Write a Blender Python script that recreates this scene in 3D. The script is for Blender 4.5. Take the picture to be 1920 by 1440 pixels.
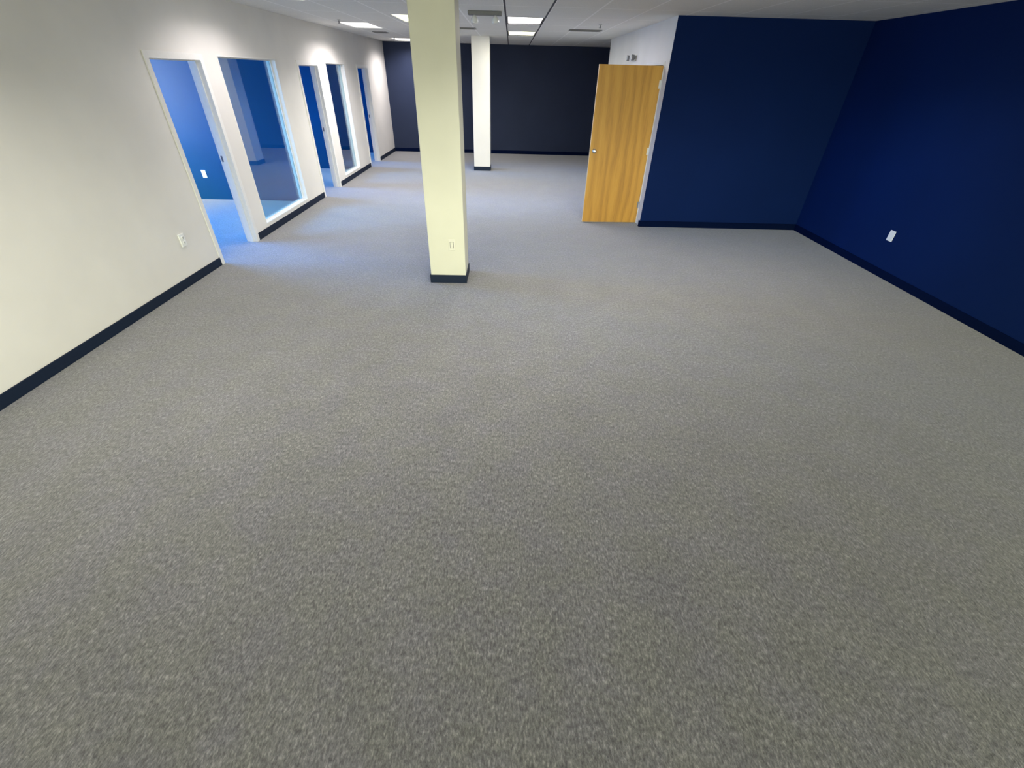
import bpy, bmesh, math, random
from mathutils import Vector, Matrix, Quaternion
random.seed(4)
for o in list(bpy.data.objects): bpy.data.objects.remove(o)
S = bpy.context.scene
C = S.collection

# ------------------------------------------------------------------ camera
YAW, PITCH, ROLL, FPX, CAM_H = 0.017, -0.6213, 0.0271, 809.27, 2.0523
cy, sy = math.cos(YAW), math.sin(YAW)
fw = Vector((sy*math.cos(PITCH), cy*math.cos(PITCH), math.sin(PITCH)))
rt = Vector((cy, -sy, 0)); up = rt.cross(fw)
c_, s_ = math.cos(ROLL), math.sin(ROLL)
r2 = c_*rt + s_*up; u2 = -s_*rt + c_*up
cd = bpy.data.cameras.new('camera'); cam = bpy.data.objects.new('camera', cd); C.objects.link(cam)
cd.sensor_fit = 'HORIZONTAL'; cd.sensor_width = 36.0; cd.lens = FPX/1920*36.0
cd.clip_start = 0.05; cd.clip_end = 200
M = Matrix(((r2.x, u2.x, -fw.x, 0), (r2.y, u2.y, -fw.y, 0), (r2.z, u2.z, -fw.z, CAM_H), (0, 0, 0, 1)))
cam.matrix_world = M
S.camera = cam

# ------------------------------------------------------------------ exposure and world
S.view_settings.view_transform = 'Standard'; S.view_settings.look = 'None'
S.view_settings.exposure = 0.0; S.view_settings.gamma = 1.0; S.view_settings.use_curve_mapping = False
W = bpy.data.worlds.new('world'); S.world = W; W.use_nodes = True
# sky: warm and hazy behind the camera, deep blue on the side of the offices, dark ground below the horizon
wt = W.node_tree; bg = wt.nodes['Background']
def wn(ty, **kw):
    n = wt.nodes.new(ty)
    for k, v in kw.items(): setattr(n, k, v)
    return n
SKY_BACK, SKY_SIDE, GROUND = (43.0, 44.0, 32.0), (1.4, 13.8, 45.0), .44
tc = wn('ShaderNodeTexCoord'); sx_ = wn('ShaderNodeSeparateXYZ'); wt.links.new(tc.outputs['Generated'], sx_.inputs[0])
mr = wn('ShaderNodeMapRange', interpolation_type='SMOOTHSTEP'); mr.inputs[1].default_value = -.75; mr.inputs[2].default_value = -.60
wt.links.new(sx_.outputs[0], mr.inputs[0])
mx = wn('ShaderNodeMix', data_type='RGBA'); wt.links.new(mr.outputs[0], mx.inputs[0])
mx.inputs[6].default_value = (*SKY_SIDE, 1); mx.inputs[7].default_value = (*SKY_BACK, 1)
mg = wn('ShaderNodeMapRange', interpolation_type='SMOOTHSTEP'); mg.inputs[1].default_value = -.03; mg.inputs[2].default_value = .03
mg.inputs[3].default_value = GROUND; mg.inputs[4].default_value = 1.0
wt.links.new(sx_.outputs[2], mg.inputs[0])
ms = wn('ShaderNodeVectorMath', operation='SCALE'); wt.links.new(mx.outputs[2], ms.inputs[0]); wt.links.new(mg.outputs[0], ms.inputs['Scale'])
wt.links.new(ms.outputs[0], bg.inputs['Color']); bg.inputs['Strength'].default_value = 1.0

# ------------------------------------------------------------------ the place (metres)
XL, XD, XR = -3.653, 2.218, 4.881          # left wall, white closet wall, right wall
YF, YN, YE = 15.51, 7.54, 12.30            # far wall, navy partition, end of closet wall
YB = -6.5                                  # window wall behind the camera
H = 2.7485
WT = 0.13                                  # left wall thickness
XO = -7.6                                  # outside wall of the offices

# ------------------------------------------------------------------ daylight through the windows
def area(name, loc, direction, sx, sy_, power, col, spread=180):
    l = bpy.data.lights.new(name, 'AREA'); l.shape = 'RECTANGLE'; l.size = sx; l.size_y = sy_
    l.energy = power; l.color = col; l.spread = math.radians(spread)
    o = bpy.data.objects.new(name, l); C.objects.link(o); o.location = loc
    o.rotation_euler = Vector(direction).to_track_quat('-Z', 'Y').to_euler()
    return o
# windows in the wall behind the camera (bays) and in each office's outside wall; portals guide the sky light
BACK_WIN = [(-3.0, -1.8), (0.35, 2.15), (2.35, 4.70)]
OFF_WIN = [(5.0, 8.3), (9.3, 11.2), (12.8, 14.2)]
BZ, OZ = (.75, 2.30), (1.0, 2.6)
def portal(loc, direction, w, h):
    o = area('sky_portal', loc, direction, w, h, 1, (1, 1, 1)); o.data.cycles.is_portal = True
for a, b in BACK_WIN: portal(((a+b)/2, YB-.16, sum(BZ)/2), (0, 1, 0), b-a, BZ[1]-BZ[0])
for a, b in OFF_WIN: portal((XO-.16, (a+b)/2, sum(OZ)/2), (1, 0, 0), b-a, OZ[1]-OZ[0])

# ------------------------------------------------------------------ materials
def nt(name):
    m = bpy.data.materials.new(name); m.use_nodes = True
    return m, m.node_tree, m.node_tree.nodes['Principled BSDF']
def N(t, ty, **kw):
    n = t.nodes.new(ty)
    for k, v in kw.items(): setattr(n, k, v)
    return n
def coords(t, scale=(1, 1, 1)):
    g = N(t, 'ShaderNodeNewGeometry'); mp = N(t, 'ShaderNodeMapping'); mp.inputs['Scale'].default_value = scale
    t.links.new(g.outputs['Position'], mp.inputs['Vector']); return mp.outputs['Vector']
def ocoords(t, scale=(1, 1, 1)):
    g = N(t, 'ShaderNodeTexCoord'); mp = N(t, 'ShaderNodeMapping'); mp.inputs['Scale'].default_value = scale
    t.links.new(g.outputs['Object'], mp.inputs['Vector']); return mp.outputs['Vector']
def noise(t, vec, scale, detail=2, rough=.5):
    n = N(t, 'ShaderNodeTexNoise'); n.inputs['Scale'].default_value = scale
    n.inputs['Detail'].default_value = detail; n.inputs['Roughness'].default_value = rough
    t.links.new(vec, n.inputs['Vector']); return n.outputs['Fac']
def ramp(t, fac, stops):
    r = N(t, 'ShaderNodeValToRGB'); e = r.color_ramp.elements
    while len(e) < len(stops): e.new(0.5)
    for i, (p, c) in enumerate(stops): e[i].position = p; e[i].color = (*c, 1)
    t.links.new(fac, r.inputs['Fac']); return r.outputs['Color']
def mth(t, op, a, b=None, clamp=False):
    n = N(t, 'ShaderNodeMath', operation=op, use_clamp=clamp)
    for i, v in enumerate((a, b)):
        if v is None: continue
        if isinstance(v, (int, float)): n.inputs[i].default_value = v
        else: t.links.new(v, n.inputs[i])
    return n.outputs[0]
def mix(t, fac, a, b, blend='MIX'):
    n = N(t, 'ShaderNodeMix', data_type='RGBA', blend_type=blend)
    for idx, v in ((0, fac), (6, a), (7, b)):
        if isinstance(v, (int, float)): n.inputs[idx].default_value = v
        elif isinstance(v, tuple): n.inputs[idx].default_value = (*v, 1)
        else: t.links.new(v, n.inputs[idx])
    return n.outputs[2]
def bump(t, p, h, strength, dist):
    b = N(t, 'ShaderNodeBump'); b.inputs['Strength'].default_value = strength; b.inputs['Distance'].default_value = dist
    t.links.new(h, b.inputs['Height']); t.links.new(b.outputs['Normal'], p.inputs['Normal'])

def paint(name, col, rough=.6, tex=.08, spec=.4):
    """rolled wall paint: a faint orange-peel bump and hardly visible tone variation"""
    m, t, p = nt(name); v = coords(t)
    f = noise(t, v, 1.3, 3)
    c2 = tuple(min(1, x*1.05) for x in col); c1 = tuple(x*.95 for x in col)
    t.links.new(ramp(t, f, [(.3, c1), (.7, c2)]), p.inputs['Base Color'])
    p.inputs['Roughness'].default_value = rough; p.inputs['Specular IOR Level'].default_value = spec
    bump(t, p, noise(t, v, 220, 2), tex, .002)
    return m
def plain(name, col, rough=.5, metal=0.0, spec=.5):
    m, t, p = nt(name); v = ocoords(t)
    c1 = tuple(x*.96 for x in col)
    t.links.new(ramp(t, noise(t, v, 30, 2), [(.35, c1), (.65, col)]), p.inputs['Base Color'])
    p.inputs['Roughness'].default_value = rough; p.inputs['Metallic'].default_value = metal
    p.inputs['Specular IOR Level'].default_value = spec
    return m
M_white = paint('white_wall_paint', (.74, .72, .68))
M_column = paint('cream_column_paint', (.63, .625, .52))
M_navy = paint('navy_wall_paint', (.0028, .0140, .078), rough=.65, spec=.06)
M_far = paint('dark_slate_navy_paint', (.024, .034, .072), rough=.6, spec=.15)
M_office = paint('blue_office_paint', (.003, .058, .155), rough=.38, spec=.17)
M_trim = plain('white_trim_enamel', (.80, .79, .76), .35)
M_base = plain('dark_rubber_baseboard', (.007, .015, .036), .6, spec=.2)
M_plate = plain('white_plastic', (.85, .86, .84), .3)
M_slot = plain('dark_slot', (.03, .03, .03), .6)
M_grey = plain('grey_plastic', (.42, .43, .42), .4)
M_metal = plain('satin_nickel', (.72, .70, .66), .28, 1.0)
M_tarn = plain('tarnished_steel', (.22, .22, .24), .45, .8)
M_vent = plain('dull_vent_metal', (.20, .20, .20), .6)
M_cream = plain('cream_plastic', (.72, .71, .61), .35)
M_black = plain('black_metal', (.02, .02, .022), .5)
M_lens = plain('clear_lens', (.9, .9, .88), .12)

def carpet():
    m, t, p = nt('grey_loop_pile_carpet')
    a = noise(t, coords(t, (1, .42, 1)), 120, 2, .6)       # tufts run along the room
    b = noise(t, coords(t, (.9, .6, 1)), 48, 3, .6)
    big = noise(t, coords(t), 3.0, 3, .55)
    hue = noise(t, coords(t), 4.0, 3, .6)
    fine = noise(t, coords(t, (1, .5, 1)), 300, 2, .6)
    s = mth(t, 'ADD', mth(t, 'MULTIPLY', a, .52), mth(t, 'MULTIPLY', b, .33))
    s = mth(t, 'ADD', s, mth(t, 'MULTIPLY', fine, .15))
    s = mth(t, 'ADD', s, mth(t, 'MULTIPLY', mth(t, 'SUBTRACT', big, .5), .08))
    col = ramp(t, s, [(.36, (.079, .078, .085)), (.47, (.134, .133, .140)), (.54, (.178, .176, .182)), (.67, (.318, .315, .318))])
    tint = ramp(t, hue, [(.40, (1.0, 1.0, .98)), (.62, (.99, .975, 1.05))])
    t.links.new(mix(t, 1.0, col, tint, 'MULTIPLY'), p.inputs['Base Color'])
    p.inputs['Roughness'].default_value = .95; p.inputs['Specular IOR Level'].default_value = .15
    p.inputs['Sheen Weight'].default_value = .55; p.inputs['Sheen Roughness'].default_value = .45
    bump(t, p, s, .6, .012)
    return m
M_carpet = carpet()

def ceiling_mat():
    m, t, p = nt('acoustic_ceiling_tile')
    g = N(t, 'ShaderNodeNewGeometry'); sp = N(t, 'ShaderNodeSeparateXYZ'); t.links.new(g.outputs['Position'], sp.inputs[0])
    def line(sock, off, pitch, half):
        x = mth(t, 'ADD', sock, 100*pitch - off + pitch/2)
        x = mth(t, 'MODULO', x, pitch)
        return mth(t, 'LESS_THAN', mth(t, 'ABSOLUTE', mth(t, 'SUBTRACT', x, pitch/2)), half)
    lx = line(sp.outputs[0], .50, .605, .012); ly = line(sp.outputs[1], 8.30, 1.21, .012)
    grid = mth(t, 'MAXIMUM', lx, ly)
    d1 = mth(t, 'LESS_THAN', mth(t, 'ABSOLUTE', mth(t, 'ADD', sp.outputs[0], .098)), .013)
    d2 = mth(t, 'LESS_THAN', mth(t, 'ABSOLUTE', mth(t, 'SUBTRACT', sp.outputs[0], .488)), .013)
    dark = mth(t, 'MAXIMUM', d1, d2)
    base = ramp(t, noise(t, coords(t), 90, 3, .6), [(.3, (.75, .75, .72)), (.6, (.84, .84, .80))])
    c = mix(t, grid, base, (.97, .97, .95))
    c = mix(t, dark, c, (.10, .10, .11))
    t.links.new(c, p.inputs['Base Color']); p.inputs['Roughness'].default_value = .85
    p.inputs['Specular IOR Level'].default_value = .2
    bump(t, p, mth(t, 'ADD', grid, noise(t, coords(t), 160, 2)), .25, .004)
    return m
M_ceil = ceiling_mat()

def glass():
    m = bpy.data.materials.new('window_glass'); m.use_nodes = True; t = m.node_tree; t.nodes.clear()
    o = N(t, 'ShaderNodeOutputMaterial'); mx = N(t, 'ShaderNodeMixShader'); lw = N(t, 'ShaderNodeLayerWeight'); lw.inputs[0].default_value = .5
    p5 = mth(t, 'POWER', lw.outputs['Facing'], 3.9); fr = mth(t, 'ADD', mth(t, 'MULTIPLY', p5, .95), .04)
    tr = N(t, 'ShaderNodeBsdfTransparent'); tr.inputs[0].default_value = (.84, .93, .86, 1)
    gl = N(t, 'ShaderNodeBsdfGlossy'); gl.inputs['Roughness'].default_value = .01
    t.links.new(fr, mx.inputs[0]); t.links.new(tr.outputs[0], mx.inputs[1]); t.links.new(gl.outputs[0], mx.inputs[2])
    t.links.new(mx.outputs[0], o.inputs[0]); return m
M_glass = glass()

def oak():
    m, t, p = nt('honey_oak_veneer')
    v = ocoords(t, (1, 1, .16))
    warp = noise(t, v, 2.6, 3, .55)
    w = N(t, 'ShaderNodeTexWave', wave_type='BANDS', bands_direction='X')
    w.inputs['Scale'].default_value = 2.2; w.inputs['Distortion'].default_value = 14.0
    w.inputs['Detail'].default_value = 3; w.inputs['Detail Scale'].default_value = 1.1
    t.links.new(v, w.inputs['Vector'])
    pores = noise(t, ocoords(t, (1, 1, .02)), 190, 3, .6)
    s = mth(t, 'ADD', mth(t, 'MULTIPLY', w.outputs['Fac'], .14), mth(t, 'ADD', mth(t, 'MULTIPLY', warp, .50), mth(t, 'MULTIPLY', pores, .36)))
    c = ramp(t, s, [(.34, (.40, .190, .026)), (.5, (.56, .280, .036)), (.64, (.63, .335, .052))])
    t.links.new(c, p.inputs['Base Color']); p.inputs['Roughness'].default_value = .5
    bump(t, p, pores, .05, .001)
    return m
M_oak = oak()
M_oakedge = plain('pale_oak_edge', (.62, .47, .28), .5)

def emit(name, col, strength):
    m = bpy.data.materials.new(name); m.use_nodes = True; t = m.node_tree; p = t.nodes['Principled BSDF']
    p.inputs['Base Color'].default_value = (.8, .8, .8, 1)
    r = ramp(t, noise(t, ocoords(t, (6, 1, 1)), 2.0, 1), [(.3, tuple(x*.85 for x in col)), (.7, col)])
    t.links.new(r, p.inputs['Emission Color']); p.inputs['Emission Strength'].default_value = strength
    return m
M_lampW = emit('lit_diffuser_white', (1.0, .97, .95), 2.2)
M_lampY = emit('lit_diffuser_greenish', (1.0, 1.0, .72), 2.3)

# ------------------------------------------------------------------ mesh helpers
def box(bm, x0, x1, y0, y1, z0, z1):
    vs = [bm.verts.new((x, y, z)) for x in (x0, x1) for y in (y0, y1) for z in (z0, z1)]
    for f in ((0, 1, 3, 2), (4, 6, 7, 5), (0, 4, 5, 1), (2, 3, 7, 6), (0, 2, 6, 4), (1, 5, 7, 3)):
        bm.faces.new([vs[i] for i in f])
    return vs
def bevel(bm, w, seg=2):
    bmesh.ops.recalc_face_normals(bm, faces=bm.faces)
    bmesh.ops.bevel(bm, geom=list(bm.edges), offset=w, segments=seg, affect='EDGES', profile=.5, clamp_overlap=True)
def lathe(bm, prof, axis='Z', n=24, at=(0, 0, 0)):
    """prof: list of (radius, height along the axis)"""
    rings = []
    for r, h in prof:
        ring = []
        for i in range(n):
            a = 2*math.pi*i/n; q = (r*math.cos(a), r*math.sin(a), h)
            if axis == 'Y': q = (q[0], q[2], q[1])
            if axis == 'X': q = (q[2], q[0], q[1])
            ring.append(bm.verts.new((q[0]+at[0], q[1]+at[1], q[2]+at[2])))
        rings.append(ring)
    for a, b in zip(rings, rings[1:]):
        for i in range(n): bm.faces.new((a[i], a[(i+1) % n], b[(i+1) % n], b[i]))
    bm.faces.new(rings[0][::-1]); bm.faces.new(rings[-1])
def obj(name, bm, mat, parent=None, smooth=False, **props):
    bmesh.ops.recalc_face_normals(bm, faces=bm.faces)
    me = bpy.data.meshes.new(name); bm.to_mesh(me); bm.free()
    me.materials.append(mat)
    if smooth:
        for p in me.polygons: p.use_smooth = True
    o = bpy.data.objects.new(name, me); C.objects.link(o)
    if parent: o.parent = parent
    for k, v in props.items(): o[k] = v
    return o
def B(*boxes, bev=0):
    bm = bmesh.new()
    for b in boxes: box(bm, *b)
    if bev: bevel(bm, bev)
    return bm
def thing(name, loc, rz=0, **props):
    o = bpy.data.objects.new(name, None); C.objects.link(o); o.location = loc; o.rotation_euler = (0, 0, rz)
    o.empty_display_size = .1
    for k, v in props.items(): o[k] = v
    return o
def copy_tree(o, parent=None):
    c = o.copy(); C.objects.link(c)
    if parent: c.parent = parent
    for ch in list(o.children): copy_tree(ch, c)
    return c
def struct(name, bm, mat, parent=None):
    o = obj(name, bm, mat, parent)
    if parent is None: o['kind'] = 'structure'
    return o

# ------------------------------------------------------------------ floor and ceiling
struct('floor', B((XO-.15, XR+.15, YB-.15, YF+.15, -.12, 0)), M_carpet)

# ------------------------------------------------------------------ left wall with its openings
DOORS = [(5.414, 6.334), (9.16, 10.09), (12.63, 13.54)]
WINS = [(6.70, 8.32), (10.53, 11.69)]
DH, WB, WTOP = 2.13, .138, 2.173
def wall_with_holes(x0, x1, y0, y1, holes):
    """a solid wall slab along y with rectangular through-holes (ya, yb, za, zb); the bits share one mesh"""
    bm = bmesh.new(); y = y0
    for a, b, za, zb in sorted(holes):
        box(bm, x0, x1, y, a, 0, H)
        if za > 0: box(bm, x0, x1, a, b, 0, za)
        box(bm, x0, x1, a, b, zb, H)
        y = b
    box(bm, x0, x1, y, y1, 0, H)
    bmesh.ops.remove_doubles(bm, verts=bm.verts, dist=1e-5)
    return bm
holes = [(a, b, 0, DH) for a, b in DOORS] + [(a, b, WB, WTOP) for a, b in WINS]
wl = struct('wall_left', wall_with_holes(XL-WT, XL, YB, YF, holes), M_white)

# the office faces of that wall are blue
def skin(name, x, x2, ya, yb, hs, mat):
    return struct(name, wall_with_holes(x, x2, ya, yb, hs), mat)

# ------------------------------------------------------------------ other walls
struct('wall_right', B((XR, XR+.15, YB, YF, 0, H)), M_navy)
struct('wall_far', B((XL, XR, YF, YF+.15, 0, H)), M_far)
struct('wall_partition', B((XD, XD+.12, YN, YN+.006, 0, H), (XD+.12, XR, YN, YN+.12, 0, H)), M_navy)
RD0, RD1, RDH = 7.80, 8.72, 2.22           # doorway in the closet wall
bmw = bmesh.new()
for q in ((XD, XD+.12, YN+.006, RD0-.05, 0, H), (XD, XD+.12, RD0-.05, RD1+.05, RDH+.04, H), (XD, XD+.12, RD1+.05, YE, 0, H)): box(bmw, *q)
box(bmw, XD+.12, XR, YE-.12, YE, 0, H)
struct('wall_closet', bmw, M_white)
# wall behind the camera, with the three window bays
bmb = bmesh.new(); x = XL
for a, b in BACK_WIN:
    box(bmb, x, a, YB-.15, YB, 0, H); box(bmb, a, b, YB-.15, YB, 0, BZ[0]); box(bmb, a, b, YB-.15, YB, BZ[1], H); x = b
box(bmb, x, XR, YB-.15, YB, 0, H)
struct('wall_back', bmb, M_white)
# offices: outside wall and cross walls
bmo = bmesh.new(); y = YB
for a, b in OFF_WIN:
    box(bmo, XO-.15, XO, y, a, 0, H); box(bmo, XO-.15, XO, a, b, 0, OZ[0]); box(bmo, XO-.15, XO, a, b, OZ[1], H); y = b
box(bmo, XO-.15, XO, y, YF, 0, H)
struct('wall_outside', bmo, M_white)
for nm, y in (('wall_office_near', 4.55), ('wall_office_first', 8.75), ('wall_office_second', 12.20), ('wall_office_third', 15.06)):
    struct(nm, B((XO, XL-WT, y, y+.10, 0, H)), M_office)

# ceiling slab with the troffers cut out of it: built as a grid of quads so the fixtures sit in real recesses
TROF = [(-3.11, 5.98, 'L0'), (-3.11, 9.93, 'L1'), (-3.11, 14.02, 'L3'), (-1.83, 8.43, 'L2'),
        (-.085, 8.30, 'R1'), (-.085, 10.90, 'R2'), (2.86, 4.62, 'S')]
NEAR_FILL = [(-.35, 2.60, 'N1'), (.80, 3.90, 'N2'), (-2.45, 1.90, 'N3')]        # unseen ceiling panels, added to brighten the near carpet, column and left wall
TROF += NEAR_FILL
TW, TL = .56, 1.15
TR = [(x, x+TW, y, y+TL) for x, y, _ in TROF]
xs = sorted({XO-.15, XR+.15} | {v for t in TR for v in t[:2]}); ys = sorted({YB-.15, YF+.15} | {v for t in TR for v in t[2:]})
bmc = bmesh.new()
for xa, xb in zip(xs, xs[1:]):
    for ya, yb in zip(ys, ys[1:]):
        mx_, my_ = (xa+xb)/2, (ya+yb)/2
        if any(t[0] < mx_ < t[1] and t[2] < my_ < t[3] for t in TR): continue
        bmc.faces.new([bmc.verts.new(q) for q in ((xa, ya, H), (xb, ya, H), (xb, yb, H), (xa, yb, H))])
bmesh.ops.remove_doubles(bmc, verts=bmc.verts, dist=1e-5)
ret = bmesh.ops.extrude_face_region(bmc, geom=list(bmc.faces))
bmesh.ops.translate(bmc, vec=(0, 0, .14), verts=[v for v in ret['geom'] if isinstance(v, bmesh.types.BMVert)])
struct('ceiling', bmc, M_ceil)

# ------------------------------------------------------------------ baseboards (0.1 m dark rubber)
BH, BT = .096, .012
def baseboard(name, *b): struct(name, B(b, bev=.003), M_base)
FR = .045                                   # door casing width
segs = [(YB, DOORS[0][0]-FR), (DOORS[0][1]+FR, DOORS[1][0]-FR), (DOORS[1][1]+FR, DOORS[2][0]-FR), (DOORS[2][1]+FR, YF)]
for a, b in segs: baseboard('baseboard_left', XL, XL+BT, a, b, 0, BH)
M_base2 = plain('navy_rubber_baseboard', (.0015, .006, .032), .7, spec=.03)
struct('baseboard_far', B((XL+BT, XR, YF-BT, YF, 0, BH), bev=.003), M_base2)
struct('baseboard_partition', B((XD-.012, XR-BT, YN-BT, YN, 0, BH), (XD-.012, XD, YN, YN+.05, 0, BH)), M_base2)
struct('baseboard_right', B((XR-BT, XR, YB, YN, 0, BH), bev=.003), M_base2)
baseboard('baseboard_closet', XD-BT, XD, RD1+.10, YE, 0, BH)

# ------------------------------------------------------------------ interior windows
for i, (a, b) in enumerate(WINS):
    w = thing('window_%d' % (i+1), (XL-WT/2, (a+b)/2, WB), kind='structure')
    hw = (b-a)/2; hh = WTOP-WB; t = .016
    x0, x1 = -WT/2-.004, WT/2+.006
    bm = bmesh.new()
    box(bm, x0, x1, -hw, -hw+t, 0, hh); box(bm, x0, x1, hw-t, hw, 0, hh)
    box(bm, x0, x1, -hw+t, hw-t, hh-t, hh); box(bm, x0, x1, -hw+t, hw-t, 0, t)
    obj('window_frame', bm, M_trim, w)
    bm = bmesh.new(); s = .012; x0, x1 = -.030, -.008
    for xx0, xx1 in ((-.035, -.020), (-.012, .003)):
        box(bm, xx0, xx1, -hw+t, -hw+t+s, t, hh-t); box(bm, xx0, xx1, hw-t-s, hw-t, t, hh-t)
        box(bm, xx0, xx1, -hw+t+s, hw-t-s, hh-t-s, hh-t); box(bm, xx0, xx1, -hw+t+s, hw-t-s, t, t+s)
    obj('glazing_stop', bm, M_trim, w)
    bm = bmesh.new(); box(bm, -.019, -.013, -hw+t+.002, hw-t-.002, t+.002, hh-t-.002)
    obj('glass_pane', bm, M_glass, w)

# exterior windows (behind the camera and in the offices): frame and mullion
n = 3
for a, b in BACK_WIN:
    w = thing('window_%d' % n, ((a+b)/2, YB-.075, BZ[0]), kind='structure'); n += 1
    hw = (b-a)/2; hh = BZ[1]-BZ[0]; t = .05
    obj('window_frame', B((-hw, -hw+t, -.05, .05, 0, hh), (hw-t, hw, -.05, .05, 0, hh), (-hw, hw, -.05, .05, 0, t), (-hw, hw, -.05, .05, hh-t, hh), (-.025, .025, -.04, .04, t, hh-t)), M_trim, w)
for a, b in OFF_WIN:
    w = thing('window_%d' % n, (XO-.075, (a+b)/2, OZ[0]), kind='structure'); n += 1
    hw = (b-a)/2; hh = OZ[1]-OZ[0]; t = .05
    obj('window_frame', B((-.05, .05, -hw, -hw+t, 0, hh), (-.05, .05, hw-t, hw, 0, hh), (-.05, .05, -hw, hw, 0, t), (-.05, .05, -hw, hw, hh-t, hh), (-.04, .04, -.025, .025, t, hh-t)), M_trim, w)

# ------------------------------------------------------------------ door frames of the offices
for i, (a, b) in enumerate(DOORS):
    d = thing('door_%d' % (i+1), (XL-WT/2, (a+b)/2, 0), kind='structure')
    hw = (b-a)/2; e = WT/2+.012; t = .018
    bm = bmesh.new()
    for s in (-1, 1):                       # jamb lining with the casing returning onto both wall faces
        ya, yb = sorted((s*hw, s*(hw-t))); box(bm, -e, e, ya, yb, 0, DH-t)
        ya, yb = sorted((s*(hw+FR), s*hw))
        box(bm, WT/2, e, ya, yb, 0, DH+FR); box(bm, -e, -WT/2, ya, yb, 0, DH+FR)
    box(bm, -e, e, -hw, hw, DH-t, DH)
    box(bm, WT/2, e, -hw, hw, DH, DH+FR); box(bm, -e, -WT/2, -hw, hw, DH, DH+FR)
    obj('door_frame', bm, M_trim, d)
    bm = bmesh.new()                        # the stop a closed leaf would meet
    for s in (-1, 1):
        ya, yb = sorted((s*(hw-t), s*(hw-t-.012))); box(bm, -.030, .020, ya, yb, 0, DH-t-.012)
    box(bm, -.030, .020, -hw+t, hw-t, DH-t-.012, DH-t)
    obj('door_stop', bm, M_trim, d)
    bm = B((-.060, -.036, hw-t-.0025, hw-t, 1.04, 1.11), bev=.001)
    obj('strike_plate', bm, M_tarn, d, label='dull metal strike plate')

# ------------------------------------------------------------------ the open oak door
d4 = thing('door_4', (XD, RD0, 0), kind='structure')
d4['label'] = 'honey oak door standing open beside the navy partition'; d4['category'] = 'door'
bm = bmesh.new(); e0, e1 = -.015, .135; w = RD1-RD0
for ya, yb in ((-.05, 0), (w, w+.05)): box(bm, e0, e1, ya, yb, 0, RDH+.04)
box(bm, e0, e1, 0, w, RDH, RDH+.04)
bevel(bm, .002, 1)
obj('door_frame', bm, M_trim, d4)
LW, LT, LH = .945, .044, 2.195
leaf = obj('door_leaf', B((-LW, 0, -LT, 0, .012, .012+LH), bev=.002), M_oak, d4)
leaf.location = (-.006, .000, 0); leaf.rotation_euler = (0, 0, math.radians(2.2))
obj('edge_band', B((-LW-.002, -LW, -LT+.002, -.002, .013, LH+.011), (-LW+.002, -.002, -LT+.002, -.002, .0105, .012)), M_oakedge, leaf, label='pale unstained door edge')
KZ = 1.10
for s in (-1, 1):
    y = -LT if s < 0 else 0
    bm = bmesh.new()
    prof = [(.033, 0), (.033, .006), (.028, .010), (.012, .014), (.011, .034), (.018, .040), (.026, .048), (.028, .058), (.025, .068), (.014, .074), (.004, .075)]
    lathe(bm, [(r, s*h+y) for r, h in prof], 'Y', 28, (-LW+.065, 0, KZ))
    obj('knob', bm, M_metal, leaf, smooth=True, label='satin nickel round knob')
obj('latch_plate', B((-LW-.0035, -LW-.002, -LT+.009, -.009, KZ-.03, KZ+.03)), M_metal, leaf)
for z in (.30, 1.11, 1.985):
    bm = bmesh.new(); lathe(bm, [(.007, z-.055), (.008, z-.05), (.008, z+.05), (.007, z+.055)], 'Z', 12, (.006, -LT-.004, 0))
    box(bm, -.034, .004, -LT-.0015, -LT, z-.05, z+.05)
    obj('hinge', bm, M_trim if z > 1 else M_tarn, leaf)

# ------------------------------------------------------------------ columns
def column(x0, x1, y0, y1, mat, label):
    c = thing('column', ((x0+x1)/2, (y0+y1)/2, 0), label=label, category='column')
    hx, hy = (x1-x0)/2, (y1-y0)/2
    obj('shaft', B((-hx, hx, -hy, hy, 0, H), bev=.006), mat, c)
    bm = bmesh.new(); k = .010
    for q in ((-hx-k, hx+k, -hy-k, -hy), (-hx-k, hx+k, hy, hy+k), (-hx-k, -hx, -hy, hy), (hx, hx+k, -hy, hy)): box(bm, *q, 0, BH)
    obj('baseboard', bm, M_base, c, label='dark navy rubber base strip')
    return c
column(-.915, -.502, 4.945, 5.345, M_column, 'wide cream square column in the foreground, rising from the carpet')
column(-.922, -.508, 12.43, 12.84, M_white, 'pale white square column further back, near the far dark wall')

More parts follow.
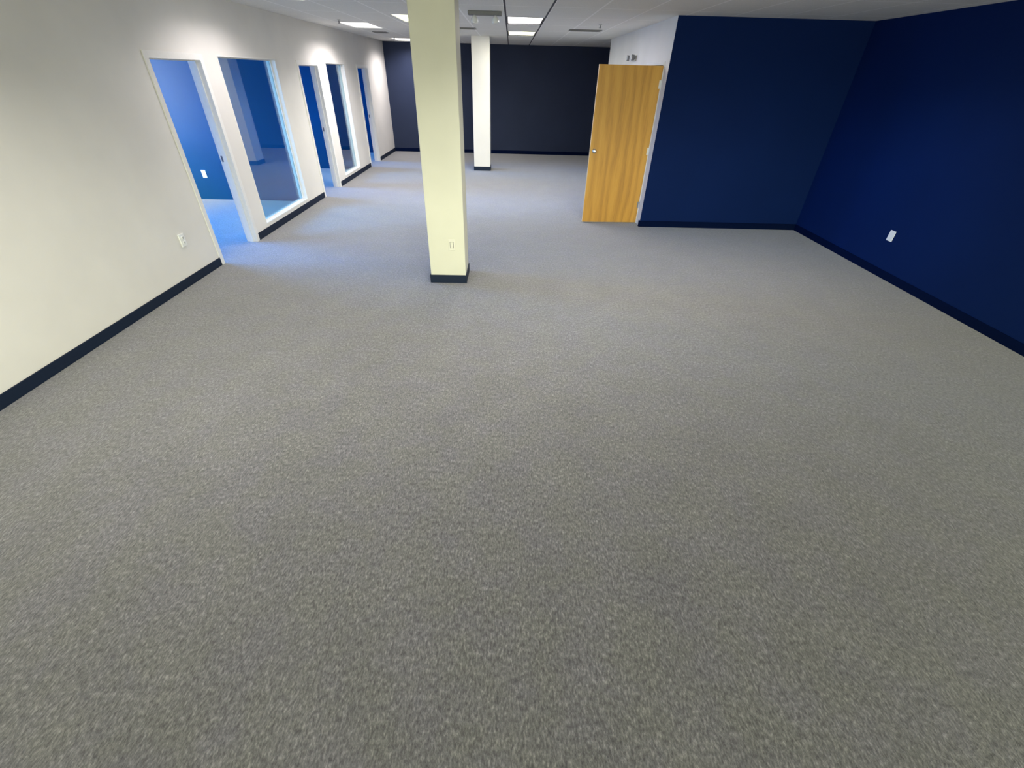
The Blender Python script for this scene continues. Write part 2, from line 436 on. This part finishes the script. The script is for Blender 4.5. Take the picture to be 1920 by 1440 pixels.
# ------------------------------------------------------------------ outlets
def outlet(loc, rz, label, w=.072, h=.118, kind='duplex'):
    o = thing('wall_outlet', loc, rz, label=label, category='outlet')
    # local: plate in the XZ plane facing -Y
    obj('plate', B((-w/2, w/2, -.007, 0, -h/2, h/2), bev=.003), M_cream if kind == 'decora' else M_plate, o)
    if kind == 'duplex':
        for s in (-1, 1):
            r = obj('receptacle', B((-.017, .017, -.010, -.005, s*.026-.0145, s*.026+.0145), bev=.004), M_plate, o)
            bm = bmesh.new()
            for xx in (-.007, .007): box(bm, xx-.0016, xx+.0016, -.0108, -.0085, s*.026-.001, s*.026+.009)
            lathe(bm, [(.003, -.0108), (.003, -.0085)], 'Y', 10, (0, 0, s*.026-.008))
            obj('slot', bm, M_slot, r)
        bm = bmesh.new(); lathe(bm, [(.003, -.0085), (.0025, -.0065)], 'Y', 12); obj('screw', bm, M_metal, o)
    elif kind == 'decora':
        r = obj('receptacle', B((-.0165, .0165, -.011, -.005, -.034, .034), bev=.002), M_cream, o)
        bm = bmesh.new()
        for q in ((-.0205, -.0165), (.0165, .0205)): box(bm, *q, -.0085, -.006, -.035, .035)
        box(bm, -.0205, .0205, -.0085, -.006, .034, .0375)
        obj('gap', bm, M_slot, r)
    elif kind == 'blank':
        for s in (-1, 1):
            bm = bmesh.new(); lathe(bm, [(.003, -.0085), (.0025, -.0065)], 'Y', 12, (0, 0, s*.042)); obj('screw', bm, M_plate, o)
    return o
R90 = math.pi/2
bx = outlet((XL, 4.866, .470), R90, 'white duplex outlet on the pale left wall before the first doorway', .085, .135)
bx.scale = (1, 2.2, 1)                       # the plate stands proud of the wall on its box
outlet((-.647, 4.945, .455), 0, 'cream rectangular outlet low on the foreground column', .075, .125, 'decora')
outlet((XR, 5.568, .490), -R90, 'white outlet plate on the deep blue right wall', .092, .128, 'blank')
outlet((-5.64, 8.75, .44), 0, 'white outlet plate on the bright blue wall seen through the first doorway', .08, .13, 'blank')

# ------------------------------------------------------------------ ceiling lights
LAB = {'L0': 'ceiling light panel cut by the top edge, nearest one along the left wall',
       'L1': 'bright white ceiling panel beside the left wall, above the second doorway and window',
       'L3': 'small distant ceiling panel in the far left corner by the dark wall',
       'L2': 'ceiling panel partly hidden by the foreground column',
       'R1': 'nearer of two ceiling panels between the dark ceiling seams',
       'R2': 'farther dim yellowish ceiling panel between the dark ceiling seams',
       'N1': 'unseen ceiling panel added to light the middle of the open carpet', 'N3': 'unseen ceiling panel added to light the near end of the pale left wall', 'N2': 'unseen ceiling panel added for light just right of the foreground column',
       'S': 'ceiling panel cut by the top edge above the navy partition'}
PW = {'L0': 26, 'L1': 56, 'L3': 46, 'L2': 42, 'R1': 66, 'R2': 56, 'S': 18, 'N1': 26, 'N2': 32, 'N3': 34}
def troffer(x, y, key):
    t = thing('ceiling_light', (x+TW/2, y+TL/2, H), label=LAB[key], category='ceiling light', group='ceiling light panels')
    hx, hy = TW/2, TL/2; bm = bmesh.new(); k = .018; dp = .035
    for q in ((-hx, -hx+k, -hy, hy), (hx-k, hx, -hy, hy), (-hx+k, hx-k, -hy, -hy+k), (-hx+k, hx-k, hy-k, hy)): box(bm, *q, -.003, dp+.04)
    obj('housing', bm, M_black if key in ('R1', 'R2') else M_trim, t)
    warm = key in ('R2', 'L2')
    obj('diffuser', B((-hx+k, hx-k, -hy+k, hy-k, dp*.3, dp*.3+.006)), M_lampY if warm else M_lampW, t)
    l = bpy.data.lights.new('lamp', 'AREA'); l.shape = 'RECTANGLE'; l.size = TW-.06; l.size_y = TL-.06
    l.energy = PW[key]; l.color = (1.0, .98, .88) if key[0] == 'N' else ((1.0, .93, .93) if not warm else (1.0, .98, .86)); l.spread = math.radians(142 if key[0] == 'L' else 180 if key[0] == 'R' else 140)
    lo = bpy.data.objects.new('lamp', l); C.objects.link(lo); lo.parent = t; lo.location = (0, 0, .004)
for x, y, k in TROF: troffer(x, y, k)

# ------------------------------------------------------------------ emergency lights
def emergency(loc, rz, w, label, mount):
    """twin-head battery unit; local x along the unit, -y outward (wall) or hung below (ceiling)"""
    o = thing('emergency_light', loc, rz, label=label, category='emergency light')
    if mount == 'wall':
        obj('battery_case', B((-w/2, w/2, -.055, 0, -.045, .045), bev=.008), M_plate, o)
        for s in (-1, 1):
            bm = bmesh.new(); lathe(bm, [(.018, -.02), (.040, -.045), (.045, -.085), (.043, -.095)], 'Y', 24, (s*(w/2+.03), 0, .005))
            h = obj('lamp_head', bm, M_vent, o, smooth=True)
            bm = bmesh.new(); lathe(bm, [(.038, -.0955), (.030, -.099), (.010, -.101)], 'Y', 24, (s*(w/2+.03), 0, .005)); obj('lens', bm, M_lens, h, smooth=True)
    else:
        obj('battery_case', B((-w/2, w/2, -.06, .06, -.045, 0), bev=.008), M_vent, o)
        for s in (-1, 1):
            bm = bmesh.new(); lathe(bm, [(.015, -.040), (.020, -.055), (.045, -.075), (.05, -.115), (.045, -.125)], 'Z', 24, (s*w*.31, -.02, 0))
            h = obj('lamp_head', bm, M_plate, o, smooth=True)
            bm = bmesh.new(); lathe(bm, [(.040, -.126), (.030, -.131), (.010, -.133)], 'Z', 24, (s*w*.31, -.02, 0)); obj('lens', bm, M_lens, h, smooth=True)
    return o
emergency((-.375, 7.72, H), 0, .46, 'twin head emergency light on the ceiling between the two columns', 'ceiling')
emergency((XD, 9.78, 2.345), -R90, .30, 'small twin head emergency light on the white wall above the oak door', 'wall')

# ------------------------------------------------------------------ sprinklers
def sprinkler(loc, label):
    o = thing('sprinkler', loc, label=label, category='sprinkler')
    bm = bmesh.new(); lathe(bm, [(.030, 0), (.028, -.005), (.012, -.008), (.010, -.020)], 'Z', 20); obj('escutcheon', bm, M_grey, o, smooth=True)
    bm = bmesh.new(); lathe(bm, [(.010, -.020), (.009, -.042), (.010, -.046)], 'Z', 12)
    obj('stem', bm, M_tarn, o, smooth=True)
    bm = bmesh.new(); lathe(bm, [(.022, -.046), (.024, -.049), (.010, -.051)], 'Z', 20); obj('deflector', bm, M_tarn, o, smooth=True)
sprinkler((-2.928, 9.50, H), 'small sprinkler head on the ceiling just before the left wall panel')
sprinkler((1.425, 9.05, H), 'small sprinkler head on the ceiling left of the white closet wall')
sprinkler((-2.92, 13.70, H), 'tiny sprinkler head on the ceiling by the far left panel')

# ------------------------------------------------------------------ ceiling vents
def vent(loc, w, l, label):
    o = thing('ceiling_vent', loc, label=label, category='vent')
    obj('frame', B((-w/2, w/2, -l/2, -l/2+.03, -.010, 0), (-w/2, w/2, l/2-.03, l/2, -.010, 0), (-w/2, -w/2+.03, -l/2+.03, l/2-.03, -.010, 0), (w/2-.03, w/2, -l/2+.03, l/2-.03, -.010, 0)), M_vent, o)
    obj('backing', B((-w/2+.03, w/2-.03, -l/2+.03, l/2-.03, -.003, 0)), M_slot, o)
    k = 0; y = -l/2+.05
    while y < l/2-.045:
        obj('slat', B((-w/2+.03, w/2-.03, y, y+.012, -.014, -.003)), M_vent, o); y += .04
vent((-2.86, 12.11, H), .30, .30, 'small dark ceiling vent beyond the left wall panel')
vent((-.93, 10.48, H), .50, .28, 'dark slotted ceiling vent left of the far column')
vent((1.34, 10.20, H), .58, .30, 'grey slotted ceiling vent left of the white closet wall')
